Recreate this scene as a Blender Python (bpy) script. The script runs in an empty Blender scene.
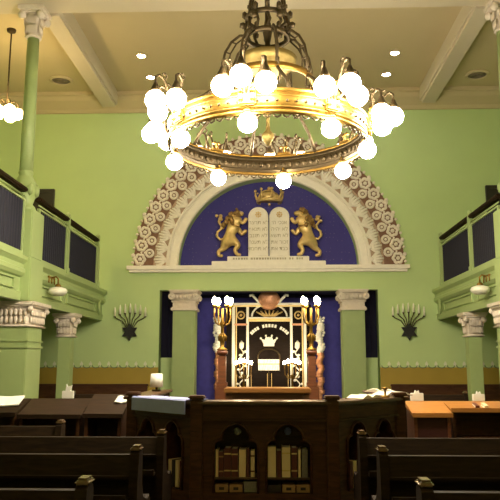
import bpy, bmesh, math, random
from mathutils import Vector, Matrix
random.seed(7)
PI = math.pi
S = bpy.context.scene
COL = S.collection
def R(d): return math.radians(d)

# ------------------------------------------------------------------ materials
def new_mat(name):
    m = bpy.data.materials.new(name); m.use_nodes = True
    nt = m.node_tree
    return m, nt, nt.nodes['Principled BSDF']
def plain(name, col, rough=.6, metal=0., var=.12, scale=6., bump=0., spec=.5, coat=0.):
    m, nt, b = new_mat(name)
    b.inputs['Roughness'].default_value = rough
    b.inputs['Metallic'].default_value = metal
    b.inputs['Specular IOR Level'].default_value = spec
    b.inputs['Coat Weight'].default_value = coat
    tc = nt.nodes.new('ShaderNodeTexCoord')
    n = nt.nodes.new('ShaderNodeTexNoise'); n.inputs['Scale'].default_value = scale; n.inputs['Detail'].default_value = 4
    nt.links.new(tc.outputs['Object'], n.inputs['Vector'])
    mx = nt.nodes.new('ShaderNodeMix'); mx.data_type = 'RGBA'
    mx.inputs[6].default_value = (*[c*(1-var) for c in col], 1)
    mx.inputs[7].default_value = (*[min(1, c*(1+var)) for c in col], 1)
    nt.links.new(n.outputs['Fac'], mx.inputs[0]); nt.links.new(mx.outputs[2], b.inputs['Base Color'])
    if bump:
        bp = nt.nodes.new('ShaderNodeBump'); bp.inputs['Strength'].default_value = bump; bp.inputs['Distance'].default_value = .02
        nt.links.new(n.outputs['Fac'], bp.inputs['Height']); nt.links.new(bp.outputs['Normal'], b.inputs['Normal'])
    return m
def wood(name, c1, c2, rough=.35, scale=(1.2, 9, 9), coat=.3, spec=.5):
    m, nt, b = new_mat(name)
    b.inputs['Roughness'].default_value = rough; b.inputs['Coat Weight'].default_value = coat
    b.inputs['Specular IOR Level'].default_value = spec; b.inputs['Coat Roughness'].default_value = .2
    tc = nt.nodes.new('ShaderNodeTexCoord'); mp = nt.nodes.new('ShaderNodeMapping')
    mp.inputs['Scale'].default_value = scale
    n = nt.nodes.new('ShaderNodeTexNoise'); n.inputs['Scale'].default_value = 3; n.inputs['Detail'].default_value = 6; n.inputs['Distortion'].default_value = 1.2
    cr = nt.nodes.new('ShaderNodeValToRGB')
    cr.color_ramp.elements[0].position = .3; cr.color_ramp.elements[0].color = (*c1, 1)
    cr.color_ramp.elements[1].position = .7; cr.color_ramp.elements[1].color = (*c2, 1)
    nt.links.new(tc.outputs['Object'], mp.inputs['Vector']); nt.links.new(mp.outputs[0], n.inputs['Vector'])
    nt.links.new(n.outputs['Fac'], cr.inputs[0]); nt.links.new(cr.outputs[0], b.inputs['Base Color'])
    return m
def glow(name, col, strength):
    m, nt, b = new_mat(name)
    b.inputs['Base Color'].default_value = (.9, .88, .8, 1)
    b.inputs['Emission Color'].default_value = (*col, 1); b.inputs['Emission Strength'].default_value = strength
    return m
def starry(name, col, dot, scale=9.):
    m, nt, b = new_mat(name); b.inputs['Roughness'].default_value = .8
    tc = nt.nodes.new('ShaderNodeTexCoord'); v = nt.nodes.new('ShaderNodeTexVoronoi'); v.inputs['Scale'].default_value = scale
    v.inputs['Randomness'].default_value = .35
    cr = nt.nodes.new('ShaderNodeValToRGB'); cr.color_ramp.interpolation = 'CONSTANT'
    cr.color_ramp.elements[0].color = (*dot, 1); cr.color_ramp.elements[1].position = .13; cr.color_ramp.elements[1].color = (*col, 1)
    nt.links.new(tc.outputs['Object'], v.inputs['Vector']); nt.links.new(v.outputs['Distance'], cr.inputs[0]); nt.links.new(cr.outputs[0], b.inputs['Base Color'])
    return m
M = {}
M['green'] = plain('green_wall_paint', (.49, .635, .29), .65, var=.05, scale=2, spec=.3)
M['greenwood'] = plain('green_joinery_paint', (.35, .45, .19), .45, var=.07, scale=4)
M['greencol'] = plain('green_column_paint', (.31, .40, .16), .5, var=.08, scale=5)
M['ochre'] = plain('ochre_dado_paint', (.36, .25, .03), .6, var=.1, scale=3)
M['ceiling'] = plain('ivory_ceiling_paint', (.52, .43, .26), .8, var=.04, scale=1.5, spec=.2)
M['beam'] = plain('ivory_beam_paint', (.56, .49, .36), .8, var=.04, scale=1.5, spec=.2)
M['cream'] = plain('cream_plaster', (.86, .81, .72), .6, var=.1, scale=8, bump=.2)
M['stone'] = plain('pale_carved_stone', (.84, .77, .67), .6, var=.18, scale=14, bump=.35)
M['capital'] = plain('whitewashed_capital_plaster', (.66, .58, .49), .6, var=.16, scale=14, bump=.3)
M['brownback'] = plain('brown_arch_ground', (.20, .10, .06), .7, var=.25, scale=12)
M['brownleaf'] = plain('brown_leaf_ground', (.46, .33, .23), .7, var=.2, scale=12)
M['blue'] = starry('royal_blue_starred_cloth', (.050, .042, .26), (.14, .12, .30), 11)
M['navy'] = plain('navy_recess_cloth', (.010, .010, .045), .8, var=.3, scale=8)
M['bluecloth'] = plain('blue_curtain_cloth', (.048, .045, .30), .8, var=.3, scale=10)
M['panelcloth'] = plain('dark_blue_balcony_cloth', (.006, .006, .020), .7, var=.35, scale=9)
M['gold'] = plain('gilded_carving', (.72, .52, .22), .42, .45, var=.3, scale=18, bump=.3)
M['darkgold'] = plain('tarnished_gilding', (.30, .18, .06), .5, .5, var=.35, scale=18, bump=.3)
M['brass'] = plain('polished_brass', (.27, .155, .03), .42, .85, var=.18, scale=9)
M['olivebrass'] = plain('aged_olive_brass', (.26, .19, .06), .5, .7, var=.25, scale=9, bump=.2)
M['bronze'] = plain('dark_bronze', (.065, .045, .02), .5, .7, var=.25, scale=9)
M['black'] = plain('blackened_iron', (.012, .012, .010), .5, .3, var=.3)
M['arkwood'] = wood('black_brown_ark_wood', (.007, .004, .003), (.014, .008, .006), .7, coat=0, spec=.12)
M['white'] = plain('white_gesso', (.90, .88, .82), .5, var=.06, scale=12, bump=.15)
M['pink'] = plain('pink_gilt_carving', (.62, .30, .17), .4, .3, var=.3, scale=25, bump=.4)
M['redwood'] = wood('red_brown_polished_wood', (.10, .030, .011), (.19, .058, .02), .45)
M['darkwood'] = wood('dark_stained_wood', (.045, .016, .006), (.095, .036, .013), .5, coat=.05, spec=.25)
M['pewwood'] = wood('old_dark_pew_wood', (.013, .007, .003), (.028, .015, .006), .65, coat=.0, spec=.12)
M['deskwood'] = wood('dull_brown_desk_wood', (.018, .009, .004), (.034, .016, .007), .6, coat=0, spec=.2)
M['midwood'] = wood('brown_varnished_wood', (.055, .022, .008), (.12, .048, .016), .35)
M['midwood2'] = wood('amber_brown_wood', (.20, .085, .02), (.32, .14, .035), .45, coat=.05, spec=.3)
M['redpanel'] = plain('dark_red_panel_paint', (.055, .010, .007), .6, var=.2)
M['capwood'] = wood('worn_polished_cap_wood', (.16, .09, .045), (.28, .17, .09), .22, coat=.6)  # paler than the pews: white highlights on the end knobs put into the colour
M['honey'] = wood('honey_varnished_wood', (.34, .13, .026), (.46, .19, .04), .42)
M['floorwood'] = wood('dark_floor_boards', (.03, .015, .008), (.07, .035, .018), .5)
M['slate'] = plain('slate_blue_cloth', (.34, .37, .68), .55, var=.12, scale=10)  # bluish reflection on the left bimah rail put into colour; also one niche roundel
M['paper'] = plain('white_paper', (.82, .80, .74), .7, var=.04)
M['candle'] = plain('ivory_candle_wax', (.80, .80, .62), .5, var=.04)
M['opal'] = plain('opal_glass_shade', (.80, .78, .66), .3, var=.03)
M['red'] = plain('crimson_velvet', (.25, .03, .02), .7, var=.2)
M['ink'] = plain('grey_incised_letters', (.46, .40, .29), .7, var=.1)
M['marktrim'] = plain('pale_stencil_paint', (.70, .72, .55), .7, var=.1)
M['teal'] = plain('teal_stencil_paint', (.10, .17, .10), .7, var=.2)
M['doorwood'] = plain('dark_gallery_door_paint', (.018, .014, .010), .5, var=.3)
M['grille'] = plain('grey_vent_metal', (.22, .18, .12), .6, .2, var=.2)
M['globe'] = glow('lit_opal_globe', (1., .87, .66), 46)
M['amberglobe'] = glow('lit_amber_globe', (1., .70, .32), 20)
M['flame'] = glow('lit_candle_bulb', (1., .78, .46), 40)
M['downlight'] = glow('lit_downlight', (1., .92, .80), 30)
M['redbook'] = plain('oxblood_book_cloth', (.10, .018, .012), .5, var=.2)
M['tanbook'] = plain('tan_book_cloth', (.42, .24, .10), .6, var=.12)
M['creambook'] = plain('cream_book_cloth', (.85, .66, .38), .6, var=.1)
M['greybook'] = plain('grey_marbled_book_cloth', (.20, .18, .15), .6, var=.5, scale=60)
M['darkbook'] = plain('brown_black_book_cloth', (.03, .015, .012), .5, var=.2)
M['pages'] = plain('book_pages', (.72, .66, .52), .8, var=.08)

# ------------------------------------------------------------------ mesh builder
class MB:
    def __init__(s): s.bm = bmesh.new(); s.T = Matrix()
    def _xf(s, vs, smooth=False):
        for v in vs: v.co = s.T @ v.co
        return s
    def box(s, x0, x1, y0, y1, z0, z1, bev=0.):
        r = bmesh.ops.create_cube(s.bm, size=1)['verts']
        for v in r:
            v.co = Vector((x0+(v.co.x+.5)*(x1-x0), y0+(v.co.y+.5)*(y1-y0), z0+(v.co.z+.5)*(z1-z0)))
        s._xf(r)
        if bev:
            es = list({e for v in r for e in v.link_edges})
            bmesh.ops.bevel(s.bm, geom=es, offset=bev, segments=2, affect='EDGES', clamp_overlap=True)
        return s
    def lathe(s, prof, c=(0, 0, 0), n=24, close=False, a0=0., a1=2*PI, axis=None):
        full = abs(a1-a0-2*PI) < 1e-6
        k = n if full else n+1
        rings = []
        mt = Matrix.Translation(c)
        if axis is not None: mt = mt @ Vector((0, 0, 1)).rotation_difference(Vector(axis)).to_matrix().to_4x4()
        for (r, z) in prof:
            if r < 1e-6: rings.append([s.bm.verts.new(s.T @ (mt @ Vector((0, 0, z))))])
            else: rings.append([s.bm.verts.new(s.T @ (mt @ Vector((r*math.cos(a0+(a1-a0)*i/n), r*math.sin(a0+(a1-a0)*i/n), z)))) for i in range(k)])
        pairs = list(zip(rings, rings[1:]))
        if close: pairs.append((rings[-1], rings[0]))
        for A, B in pairs:
            for i in range(k if full else k-1):
                j = (i+1) % k
                q = [A[i % len(A)], A[j % len(A)], B[j % len(B)], B[i % len(B)]]
                u = []
                for v in q:
                    if v not in u: u.append(v)
                if len(u) > 2:
                    try:
                        f = s.bm.faces.new(u); f.smooth = True
                    except ValueError: pass
        if not close:
            for rg in (rings[0], rings[-1]):
                if len(rg) > 2 and full:
                    try: s.bm.faces.new(rg)
                    except ValueError: pass
        return s
    def cyl(s, a, b, r0, r1=None, n=12):
        a = Vector(a); b = Vector(b); d = b-a
        return s.lathe([(r0, 0), (r0 if r1 is None else r1, d.length)], a, n, axis=d)
    def ball(s, c, r, sub=2, sc=(1, 1, 1)):
        vs = bmesh.ops.create_icosphere(s.bm, subdivisions=sub, radius=r)['verts']
        for v in vs: v.co = Vector((v.co.x*sc[0], v.co.y*sc[1], v.co.z*sc[2]))+Vector(c)
        for f in {f for v in vs for f in v.link_faces}: f.smooth = True
        return s._xf(vs)
    def tube(s, pts, r, n=8, closed=False, r1=None):
        pts = [Vector(p) for p in pts]; m = len(pts)
        rings = []; up = None
        for i, p in enumerate(pts):
            a = pts[(i-1) % m] if (closed or i > 0) else p
            b = pts[(i+1) % m] if (closed or i < m-1) else p
            t = (b-a).normalized()
            if up is None:
                up = t.orthogonal().normalized()
            up = (up - t*up.dot(t)).normalized()
            sd = t.cross(up)
            rr = r if r1 is None else r+(r1-r)*i/(m-1)
            rings.append([s.bm.verts.new(s.T @ (p+rr*(up*math.cos(2*PI*k/n)+sd*math.sin(2*PI*k/n)))) for k in range(n)])
        pr = list(zip(rings, rings[1:]))
        if closed: pr.append((rings[-1], rings[0]))
        for A, B in pr:
            for i in range(n):
                f = s.bm.faces.new((A[i], A[(i+1) % n], B[(i+1) % n], B[i])); f.smooth = True
        if not closed:
            for rg in (rings[0], rings[-1]): s.bm.faces.new(rg)
        return s
    def prism(s, poly, axis, a, b):
        """poly: 2D outline; axis 'x': (y,z) extruded along x from a to b; 'y': (x,z); 'z': (x,y)"""
        def P(u, v, w): return {'x': (w, u, v), 'y': (u, w, v), 'z': (u, v, w)}[axis]
        A = [s.bm.verts.new(s.T @ Vector(P(u, v, a))) for u, v in poly]
        B = [s.bm.verts.new(s.T @ Vector(P(u, v, b))) for u, v in poly]
        s.bm.faces.new(A); s.bm.faces.new(B[::-1])
        for i in range(len(poly)):
            j = (i+1) % len(poly); s.bm.faces.new((A[j], A[i], B[i], B[j]))
        return s
    def plate(s, outer, holes, y0, y1):
        """an xz outline with holes, extruded from y0 to y1"""
        cu = bpy.data.curves.new('tmp', 'CURVE'); cu.dimensions = '2D'; cu.fill_mode = 'BOTH'; cu.extrude = abs(y1-y0)/2
        for lp in [outer]+holes:
            sp = cu.splines.new('POLY'); sp.points.add(len(lp)-1); sp.use_cyclic_u = True
            for p, (x, z) in zip(sp.points, lp): p.co = (x, z, 0, 1)
        s.curve_mesh(cu, Matrix.Translation((0, (y0+y1)/2, 0)) @ Matrix.Rotation(PI/2, 4, 'X'))
        return s
    def curve_mesh(s, cu, mt):
        o = bpy.data.objects.new('tmp', cu); COL.objects.link(o)
        dg = bpy.context.evaluated_depsgraph_get()
        me = bpy.data.meshes.new_from_object(o.evaluated_get(dg))
        k = len(s.bm.verts); s.bm.from_mesh(me); s.bm.verts.ensure_lookup_table()
        for v in s.bm.verts[k:]: v.co = s.T @ (mt @ v.co)
        bpy.data.objects.remove(o); bpy.data.curves.remove(cu); bpy.data.meshes.remove(me)
    def text(s, body, size, mt, depth=.004, align='CENTER'):
        cu = bpy.data.curves.new('tmp', 'FONT'); cu.body = body; cu.size = size; cu.extrude = depth; cu.align_x = align; cu.align_y = 'CENTER'
        s.curve_mesh(cu, mt); return s
    def build(s, name, mat, parent=None, loc=None):
        bmesh.ops.recalc_face_normals(s.bm, faces=s.bm.faces)
        me = bpy.data.meshes.new(name); s.bm.to_mesh(me); s.bm.free()
        me.materials.append(M[mat] if isinstance(mat, str) else mat)
        o = bpy.data.objects.new(name, me); COL.objects.link(o)
        if parent is not None: o.parent = parent
        if loc: o.location = loc
        return o
def tag(o, label=None, cat=None, group=None, kind=None):
    for k, v in (('label', label), ('category', cat), ('group', group), ('kind', kind)):
        if v: o[k] = v
    return o
def thing(name, label, cat, loc=(0, 0, 0), rz=0., group=None):
    o = bpy.data.objects.new(name, None); o.empty_display_size = .1; COL.objects.link(o)
    o.location = loc; o.rotation_euler = (0, 0, rz)
    return tag(o, label, cat, group)
def kids(o): return [c for c in COL.objects if c.parent == o]
def dup(o, parent=None, loc=None, rz=None, label=None, group=None, deep=True):
    c = o.copy(); COL.objects.link(c)
    if parent is not None: c.parent = parent
    if loc is not None: c.location = loc
    if rz is not None: c.rotation_euler = (0, 0, rz)
    if label: c['label'] = label
    if group: c['group'] = group
    if deep:
        for k in kids(o): dup(k, c)
    return c
def struct(name, mb, mat): return tag(mb.build(name, mat), kind='structure')
def arc(cx, cz, r, a0, a1, n): return [(cx+r*math.cos(a0+(a1-a0)*i/n), cz+r*math.sin(a0+(a1-a0)*i/n)) for i in range(n+1)]

# ------------------------------------------------------------------ setting
YW, XS, H, YB = 15.7, 6.6, 8.0, -4.0
struct('floor', MB().box(-XS-.3, XS+.3, YB-.3, 17.4, -.2, 0), 'floorwood')
struct('ceiling', MB().box(-XS-.3, XS+.3, YB-.3, 17.4, H, H+.2), 'ceiling')
struct('wall_west', MB().box(-XS-.3, -XS, YB-.3, 17.4, 0, H), 'green')
struct('wall_east', MB().box(XS, XS+.3, YB-.3, 17.4, 0, H), 'green')
struct('wall_rear', MB().box(-XS, XS, YB-.3, YB, 0, H), 'green')
RX, RZ = 2.52, 3.27                    # ark recess half width, head
AZ, AR = 3.83, 2.10                    # lunette centre height, radius
w = MB()
outer = [(-XS, 0), (-RX, 0), (-RX, RZ), (RX, RZ), (RX, 0), (XS, 0), (XS, H), (-XS, H)]
w.plate(outer, [arc(0, AZ, AR, 0, PI, 48)], YW, YW+.3)
struct('wall_front', w, 'green')
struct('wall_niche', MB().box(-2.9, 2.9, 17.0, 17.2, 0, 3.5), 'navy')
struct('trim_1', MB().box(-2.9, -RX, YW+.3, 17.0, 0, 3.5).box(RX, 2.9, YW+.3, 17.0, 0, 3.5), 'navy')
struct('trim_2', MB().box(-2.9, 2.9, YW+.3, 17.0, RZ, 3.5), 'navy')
# low green returns beside the portal columns
struct('trim_3', MB().box(-RX, -2.0, YW+.32, YW+.45, 0, 1.72), 'green')
struct('trim_4', MB().box(2.0, RX, YW+.32, YW+.45, 0, 1.72), 'green')
# ochre dado and its stencilled border
for n, (x0, x1) in ((5, (-XS, -RX)), (6, (RX, XS))):
    struct('trim_%d' % n, MB().box(x0, x1, YW-.012, YW, 0, 1.50), 'ochre')
    b = MB(); t = MB(); k = 0
    x = x0+.12
    while x < x1-.05:
        t.tube([(x+.085*math.cos(a), YW-.008, 1.545+.06*math.sin(a)) for a in [PI+PI*i/6 for i in range(7)]], .011, 5)
        b.prism([(x+.085, 1.50), (x+.125, 1.575), (x+.085, 1.64), (x+.045, 1.575)], 'y', YW-.014, YW-.004)
        x += .21
    struct('trim_%d' % (n+2), t, 'teal'); struct('trim_%d' % (n+4), b, 'marktrim')
# cornice along the front wall
struct('trim_11', MB().prism([(YW, 7.60), (YW-.05, 7.60), (YW-.09, 7.68), (YW-.30, 7.82), (YW-.36, 7.90), (YW-.42, 7.92), (YW-.42, H), (YW, H)], 'x', -XS, XS), 'ceiling')
# ceiling beams
def beam(name, x0, x1, y0, y1, zb):
    m = MB().box(x0, x1, y0, y1, zb+.06, H)
    m.box(x0+.04, x1-.04, y0+.04, y1-.04, zb, zb+.06)
    struct(name, m, 'beam')
beam('trim_12', -3.97, -3.58, 10.95, YW-.36, 7.62)
beam('trim_13', 3.58, 3.97, 10.95, YW-.36, 7.62)
beam('trim_14', -XS, XS, 10.25, 10.95, 7.62)
beam('trim_15', -3.97, -3.58, YB, 10.25, 7.62)
beam('trim_16', 3.58, 3.97, YB, 10.25, 7.62)

# gallery doors in the front wall
for i, sx in enumerate((-1, 1)):
    xc = sx*5.60
    d = MB().box(xc-.42, xc+.42, YW-.05, YW, 3.2, 5.62).build('door_%d' % (i+1), 'doorwood'); d['kind'] = 'structure'
    MB().box(xc-.5, xc-.42, YW-.08, YW, 3.2, 5.70).box(xc+.42, xc+.5, YW-.08, YW, 3.2, 5.70).box(xc-.42, xc+.42, YW-.08, YW, 5.62, 5.70).build('door_frame', 'doorwood', d)
    MB().ball((xc-sx*.34, YW-.09, 4.25), .035, 1).build('door_handle', 'brass', d)

# ------------------------------------------------------------------ galleries
def gallery(sx, side):
    xf = 3.85
    def X(x): return sx*x
    def bx(m, x0, x1, *a, **k):
        return m.box(min(X(x0), X(x1)), max(X(x0), X(x1)), *a, **k)
    root = thing('gallery', 'green gallery on the %s of the hall with cloth railing panels' % side, 'balcony', (0, 0, 0), 0, 'side galleries')
    m = MB(); bx(m, xf+.10, XS, YB, YW, 2.75, 3.18); m.build('deck', 'greenwood', root)
    m = MB(); P = [(xf+.05, 2.57), (xf, 2.57), (xf-.01, 2.70), (xf+.02, 2.72), (xf+.02, 2.93), (xf-.02, 2.95), (xf-.06, 3.0), (xf-.06, 3.06), (xf-.03, 3.08), (xf-.03, 3.14), (xf-.09, 3.20), (xf-.09, 3.26), (xf+.10, 3.26), (xf+.10, 2.57)]
    A = [(X(a), b) for a, b in P]
    m.prism(A, 'y', YB, YW)
    m.build('fascia', 'greenwood', root)
    # recessed panel mouldings on the fascia
    for (y0, y1) in ((5.2, 7.6), (7.9, 10.2), (11.2, 12.6), (12.9, 15.0)):
        m = MB()
        bx(m, xf-.015, xf+.03, y0, y1, 2.735, 2.755); bx(m, xf-.015, xf+.03, y0, y1, 2.885, 2.905)
        bx(m, xf-.015, xf+.03, y0, y0+.03, 2.755, 2.885); bx(m, xf-.015, xf+.03, y1-.03, y1, 2.755, 2.885)
        m.build('fascia_moulding', 'greenwood', root)
    posts = [5.2, 7.65, 12.78, 15.05]
    for y in posts:
        m = MB(); bx(m, xf-.04, xf+.05, y-.05, y+.05, 3.26, 4.40, bev=.008); bx(m, xf-.055, xf+.065, y-.065, y+.065, 3.26, 3.40, bev=.01)
        m.ball((X(xf+.005), y, 4.43), .05, 2)
        m.build('post', 'greenwood', root)
    bays = [(5.26, 7.59), (7.71, 10.45), (11.12, 12.72), (12.84, 14.99)]
    for (y0, y1) in bays:
        m = MB(); n = int((y1-y0)/.035)
        top = [(X(xf+.01+.012*math.sin(i*2.1)), y0+(y1-y0)*i/n) for i in range(n+1)]
        poly = top+[(x+sx*.008, y) for x, y in top[::-1]]
        m.prism(poly, 'z', 3.34, 4.16); m.build('cloth_panel', 'panelcloth', root)
        m = MB(); bx(m, xf-.02, xf+.03, y0, y1, 3.27, 3.34); bx(m, xf-.02, xf+.03, y0, y1, 4.155, 4.185)
        bx(m, xf-.02, xf+.03, y0, y0+.045, 3.34, 4.155); bx(m, xf-.02, xf+.03, y1-.045, y1, 3.34, 4.155)
        m.build('panel_frame', 'greenwood', root)
        m = MB(); m.cyl((X(xf), y0, 4.235), (X(xf), y1, 4.235), .014, n=8); m.build('rail_bar', 'greenwood', root)
        m = MB(); bx(m, xf-.05, xf+.08, y0-.02, y1+.02, 4.30, 4.375, bev=.02); m.build('handrail', 'pewwood', root)
    # end bracket scroll at the wall
    m = MB(); m.tube([(X(xf-.05), 15.2+.05*math.cos(t), 3.0-.30*t/6+.04*math.sin(t)) for t in [i*.4 for i in range(16)]], .03, 6)
    m.build('bracket_scroll', 'greenwood', root)
    # block of the order that carries the upper column
    m = MB(); bx(m, xf-.12, xf+.32, 10.52, 11.08, 3.26, 4.05, bev=.015); bx(m, xf-.14, xf+.34, 10.50, 11.10, 2.57, 3.26, bev=.015)
    m.build('pedestal_block', 'greenwood', root)
    return root
gallery(-1, 'left side'); gallery(1, 'right side')

def leafcap(m, cx, cy, z0, z1, a, b, rnd=False):
    """carved capital: flared bell, abacus, leaves and corner volutes; a = half width below, b = above"""
    h = z1-z0; n = 4
    pr = [(a+.03, 0), (a+.05, .05*h), (a+.01, .10*h), (a, .14*h), (a+.15*(b-a), .5*h), (a+.6*(b-a), .74*h), (b-.02, .80*h)]
    if rnd: m.lathe(pr, (cx, cy, z0), 20)
    else:
        prev = None
        m.lathe([(r*math.sqrt(2), z) for r, z in pr], (cx, cy, z0), 4, a0=PI/4, a1=PI/4+2*PI)
    q = b+.02
    m.box(cx-q, cx+q, cy-q, cy+q, z0+.80*h, z0+.87*h); m.box(cx-q-.03, cx+q+.03, cy-q-.03, cy+q+.03, z0+.87*h, z1)
    for sx_ in (-1, 1):
        for sy_ in (-1, 1):
            m.ball((cx+sx_*(b-.01), cy+sy_*(b-.01), z0+.70*h), .13*h, 2)
    k = 9
    for i in range(k):
        u = -a+2*a*(i+.5)/k
        s_ = a/k*1.15
        for dx, dy in ((0, -1), (0, 1), (1, 0), (-1, 0)):
            o = a+.03
            for zz, sc in ((.28, 1.), (.56, .9)):
                oo = o+(b-a)*(.05 if zz < .4 else .35)
                px, py = (cx+u, cy+dy*oo) if dx == 0 else (cx+dx*oo, cy+u)
                m.ball((px, py, z0+zz*h), s_*sc, 1, (.9 if dx == 0 else .45, .45 if dx == 0 else .9, .075*h/s_/.4))
    return m

# big square pillars below, slim columns above
for sx, side in ((-1, 'left'), (1, 'right')):
    cx, cy = sx*4.10, 10.98
    t = thing('pillar', 'massive square green pillar under the %s gallery with carved cream capital' % side, 'pillar', (cx, cy, 0), 0, 'gallery pillars')
    hw = .34
    m = MB().box(-hw, hw, -hw, hw, .12, 2.17, bev=.012); m.box(-hw-.02, hw+.02, -hw-.02, hw+.02, 1.84, 1.87); m.box(-hw-.02, hw+.02, -hw-.02, hw+.02, 1.94, 1.96)
    m.build('shaft', 'greencol', t)
    MB().box(-hw-.06, hw+.06, -hw-.06, hw+.06, 0, .12).build('base', 'greencol', t)
    leafcap(MB(), 0, 0, 2.17, 2.565, hw, hw+.055).build('capital', 'capital', t)
    t = thing('column', 'slim round green column rising from the %s gallery to the ceiling beam' % side, 'column', (sx*3.98, 10.80, 4.05), 0, 'upper columns')
    m = MB().lathe([(.17, 0), (.19, .04), (.17, .09), (.13, .13), (.16, .22), (.20, .34), (.19, .46), (.13, .58), (.105, .62), (.125, .66), (.105, .70)], (0, 0, 0), 20)
    for i in range(8):
        a = i*PI/4; m.ball((.18*math.cos(a), .18*math.sin(a), .36), .07, 1, (1, 1, 1.6))
    m.build('base', 'greencol', t)
    MB().lathe([(.108, .69), (.108, 1.6), (.098, 3.05)], (0, 0, 0), 20).build('shaft', 'greencol', t)
    leafcap(MB(), 0, 0, 3.03, 3.565, .09, .17, True).build('capital', 'capital', t)
    t = thing('column', 'small square green column near the end wall, under the %s gallery' % side, 'column', (sx*3.985, 13.43, 0), 0, 'lower gallery columns')
    hw = .125
    MB().box(-hw, hw, -hw, hw, .1, 2.10, bev=.01).build('shaft', 'greencol', t)
    MB().box(-hw-.04, hw+.04, -hw-.04, hw+.04, 0, .1).build('base', 'greencol', t)
    leafcap(MB(), 0, 0, 2.10, 2.565, hw, hw+.055).build('capital', 'capital', t)

# opal lamps under the gallery fronts
for sx, side in ((-1, 'left'), (1, 'right')):
    t = thing('bracket_lamp', 'unlit white opal lamp on brass hooks at the %s gallery front' % side, 'lamp', (sx*3.66, 11.75, 2.84), 0, 'gallery front lamps')
    MB().lathe([(0, -.085), (.09, -.075), (.155, -.03), (.165, .01), (.14, .05), (.07, .075), (0, .08)], (0, 0, 0), 24).build('shade', 'opal', t)
    m = MB().lathe([(.05, .07), (.055, .10), (.03, .13), (0, .135)], (0, 0, 0), 16)
    for a in (-.13, 0, .13):
        m.tube([(sx*(.12-.001*i), a*(1+.03*i), .25-.02*i+.05*math.sin(i*.5)) for i in range(7)], .012, 6)
    m.tube([(sx*.12, 0, .24), (sx*.04, 0, .26), (0, 0, .22), (0, 0, .12)], .014, 6)
    m.box(min(sx*.12, sx*.14), max(sx*.12, sx*.14), -.15, .15, .23, .26)
    m.build('bracket', 'brass', t)

# ------------------------------------------------------------------ ceiling fittings
for (x, y, lb) in ((-2.64, 13.40, 'front left'), (-2.64, 14.50, 'rear left'), (2.68, 13.44, 'front right'), (2.68, 14.52, 'rear right')):
    t = thing('downlight', 'lit round downlight in the ceiling, %s of the four' % lb.replace('front', 'nearer').replace('rear', 'farther'), 'ceiling light', (x, y, H), 0, 'recessed ceiling downlights')
    MB().lathe([(.085, 0), (.125, 0), (.125, -.018), (.10, -.025), (.085, -.012)], (0, 0, 0), 24, close=True).build('trim_ring', 'ceiling', t)
    MB().lathe([(0, -.004), (.085, -.004), (.085, -.010), (0, -.010)], (0, 0, 0), 24).build('lens', 'downlight', t)
for sx, side in ((-1, 'left'), (1, 'right')):
    t = thing('ceiling_vent', 'round grey vent in the ceiling over the %s gallery' % side, 'vent', (sx*4.72, 14.6, H), 0, 'ceiling vents')
    MB().lathe([(.20, 0), (.27, 0), (.27, -.02), (.22, -.045), (.20, -.03)], (0, 0, 0), 28, close=True).build('rim', 'ceiling', t)
    m = MB().lathe([(0, -.006), (.20, -.006), (.20, -.012), (0, -.012)], (0, 0, 0), 28)
    for r in (.05, .10, .15): m.lathe([(r, -.012), (r+.02, -.012), (r+.012, -.03)], (0, 0, 0), 28, close=True)
    m.build('grille', 'grille', t)

# ------------------------------------------------------------------ arch over the ark
t = thing('arch_surround', 'wide carved half-round arch of cream rosettes and leaves over the ark', 'arch', (0, YW, AZ))
arch = t
def halfring(m, r0, r1, y0, y1, n=64):
    o = arc(0, 0, r1, 0, PI, n); i = arc(0, 0, r0, PI, 0, n)
    return m.prism(o+i, 'y', y0, y1)
halfring(MB(), 2.68, 3.15, -.05, 0).build('rosette_band', 'brownback', t)
halfring(MB(), 2.36, 2.68, -.06, 0).build('leaf_band', 'brownleaf', t)
m = halfring(MB(), 2.10, 2.37, -.05, 0)
for (r, d, rr) in ((2.36, .07, .030), (2.31, .055, .016), (2.13, .055, .022)):
    m.tube([(x, -d, z) for x, z in arc(0, 0, r, 0, PI, 64)], rr, 8)
m.build('archivolt', 'cream', t)
m = MB()
for i in range(59):
    a = PI*(i+.5)/59
    m.ball((3.17*math.cos(a), -.06, 3.17*math.sin(a)), .055 if i % 2 else .038, 1)
m.build('bead_edging', 'stone', t)
NR = 29
proto = prs = ppl = None
for i in range(NR):
    a = PI*(i+.5)/NR
    if proto is None:
        m = MB(); m.ball((0, -.06, 0), .05, 2, (1, .7, 1))
        m.tube([((.108+.012*math.cos(6*q))*math.cos(q), -.055, (.108+.012*math.cos(6*q))*math.sin(q)) for q in [2*PI*k/36 for k in range(36)]], .035, 6, True)
        m.ball((.155, -.05, 0), .03, 1); m.ball((-.02, -.05, .163), .03, 1)
        o = proto = m.build('rosette', 'stone', t)
    else: o = dup(proto, t)
    o.location = (3.005*math.cos(a), 0, 3.005*math.sin(a)); o.rotation_euler = (0, -a, 0)
for i in range(NR-1):
    a = PI*(i+1)/NR
    if prs is None:
        m = MB()
        m.tube([(.082*math.cos(q), -.055, .082*math.sin(q)) for q in [2*PI*k/14 for k in range(14)]], .031, 6, True)
        m.ball((0, -.06, 0), .035, 2, (1, .7, 1)); m.ball((.108, -.05, 0), .034, 1)
        o = prs = m.build('small_rosette', 'stone', t)
    else: o = dup(prs, t)
    o.location = (2.795*math.cos(a), 0, 2.795*math.sin(a)); o.rotation_euler = (0, -a, 0)
NP = 27
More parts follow.
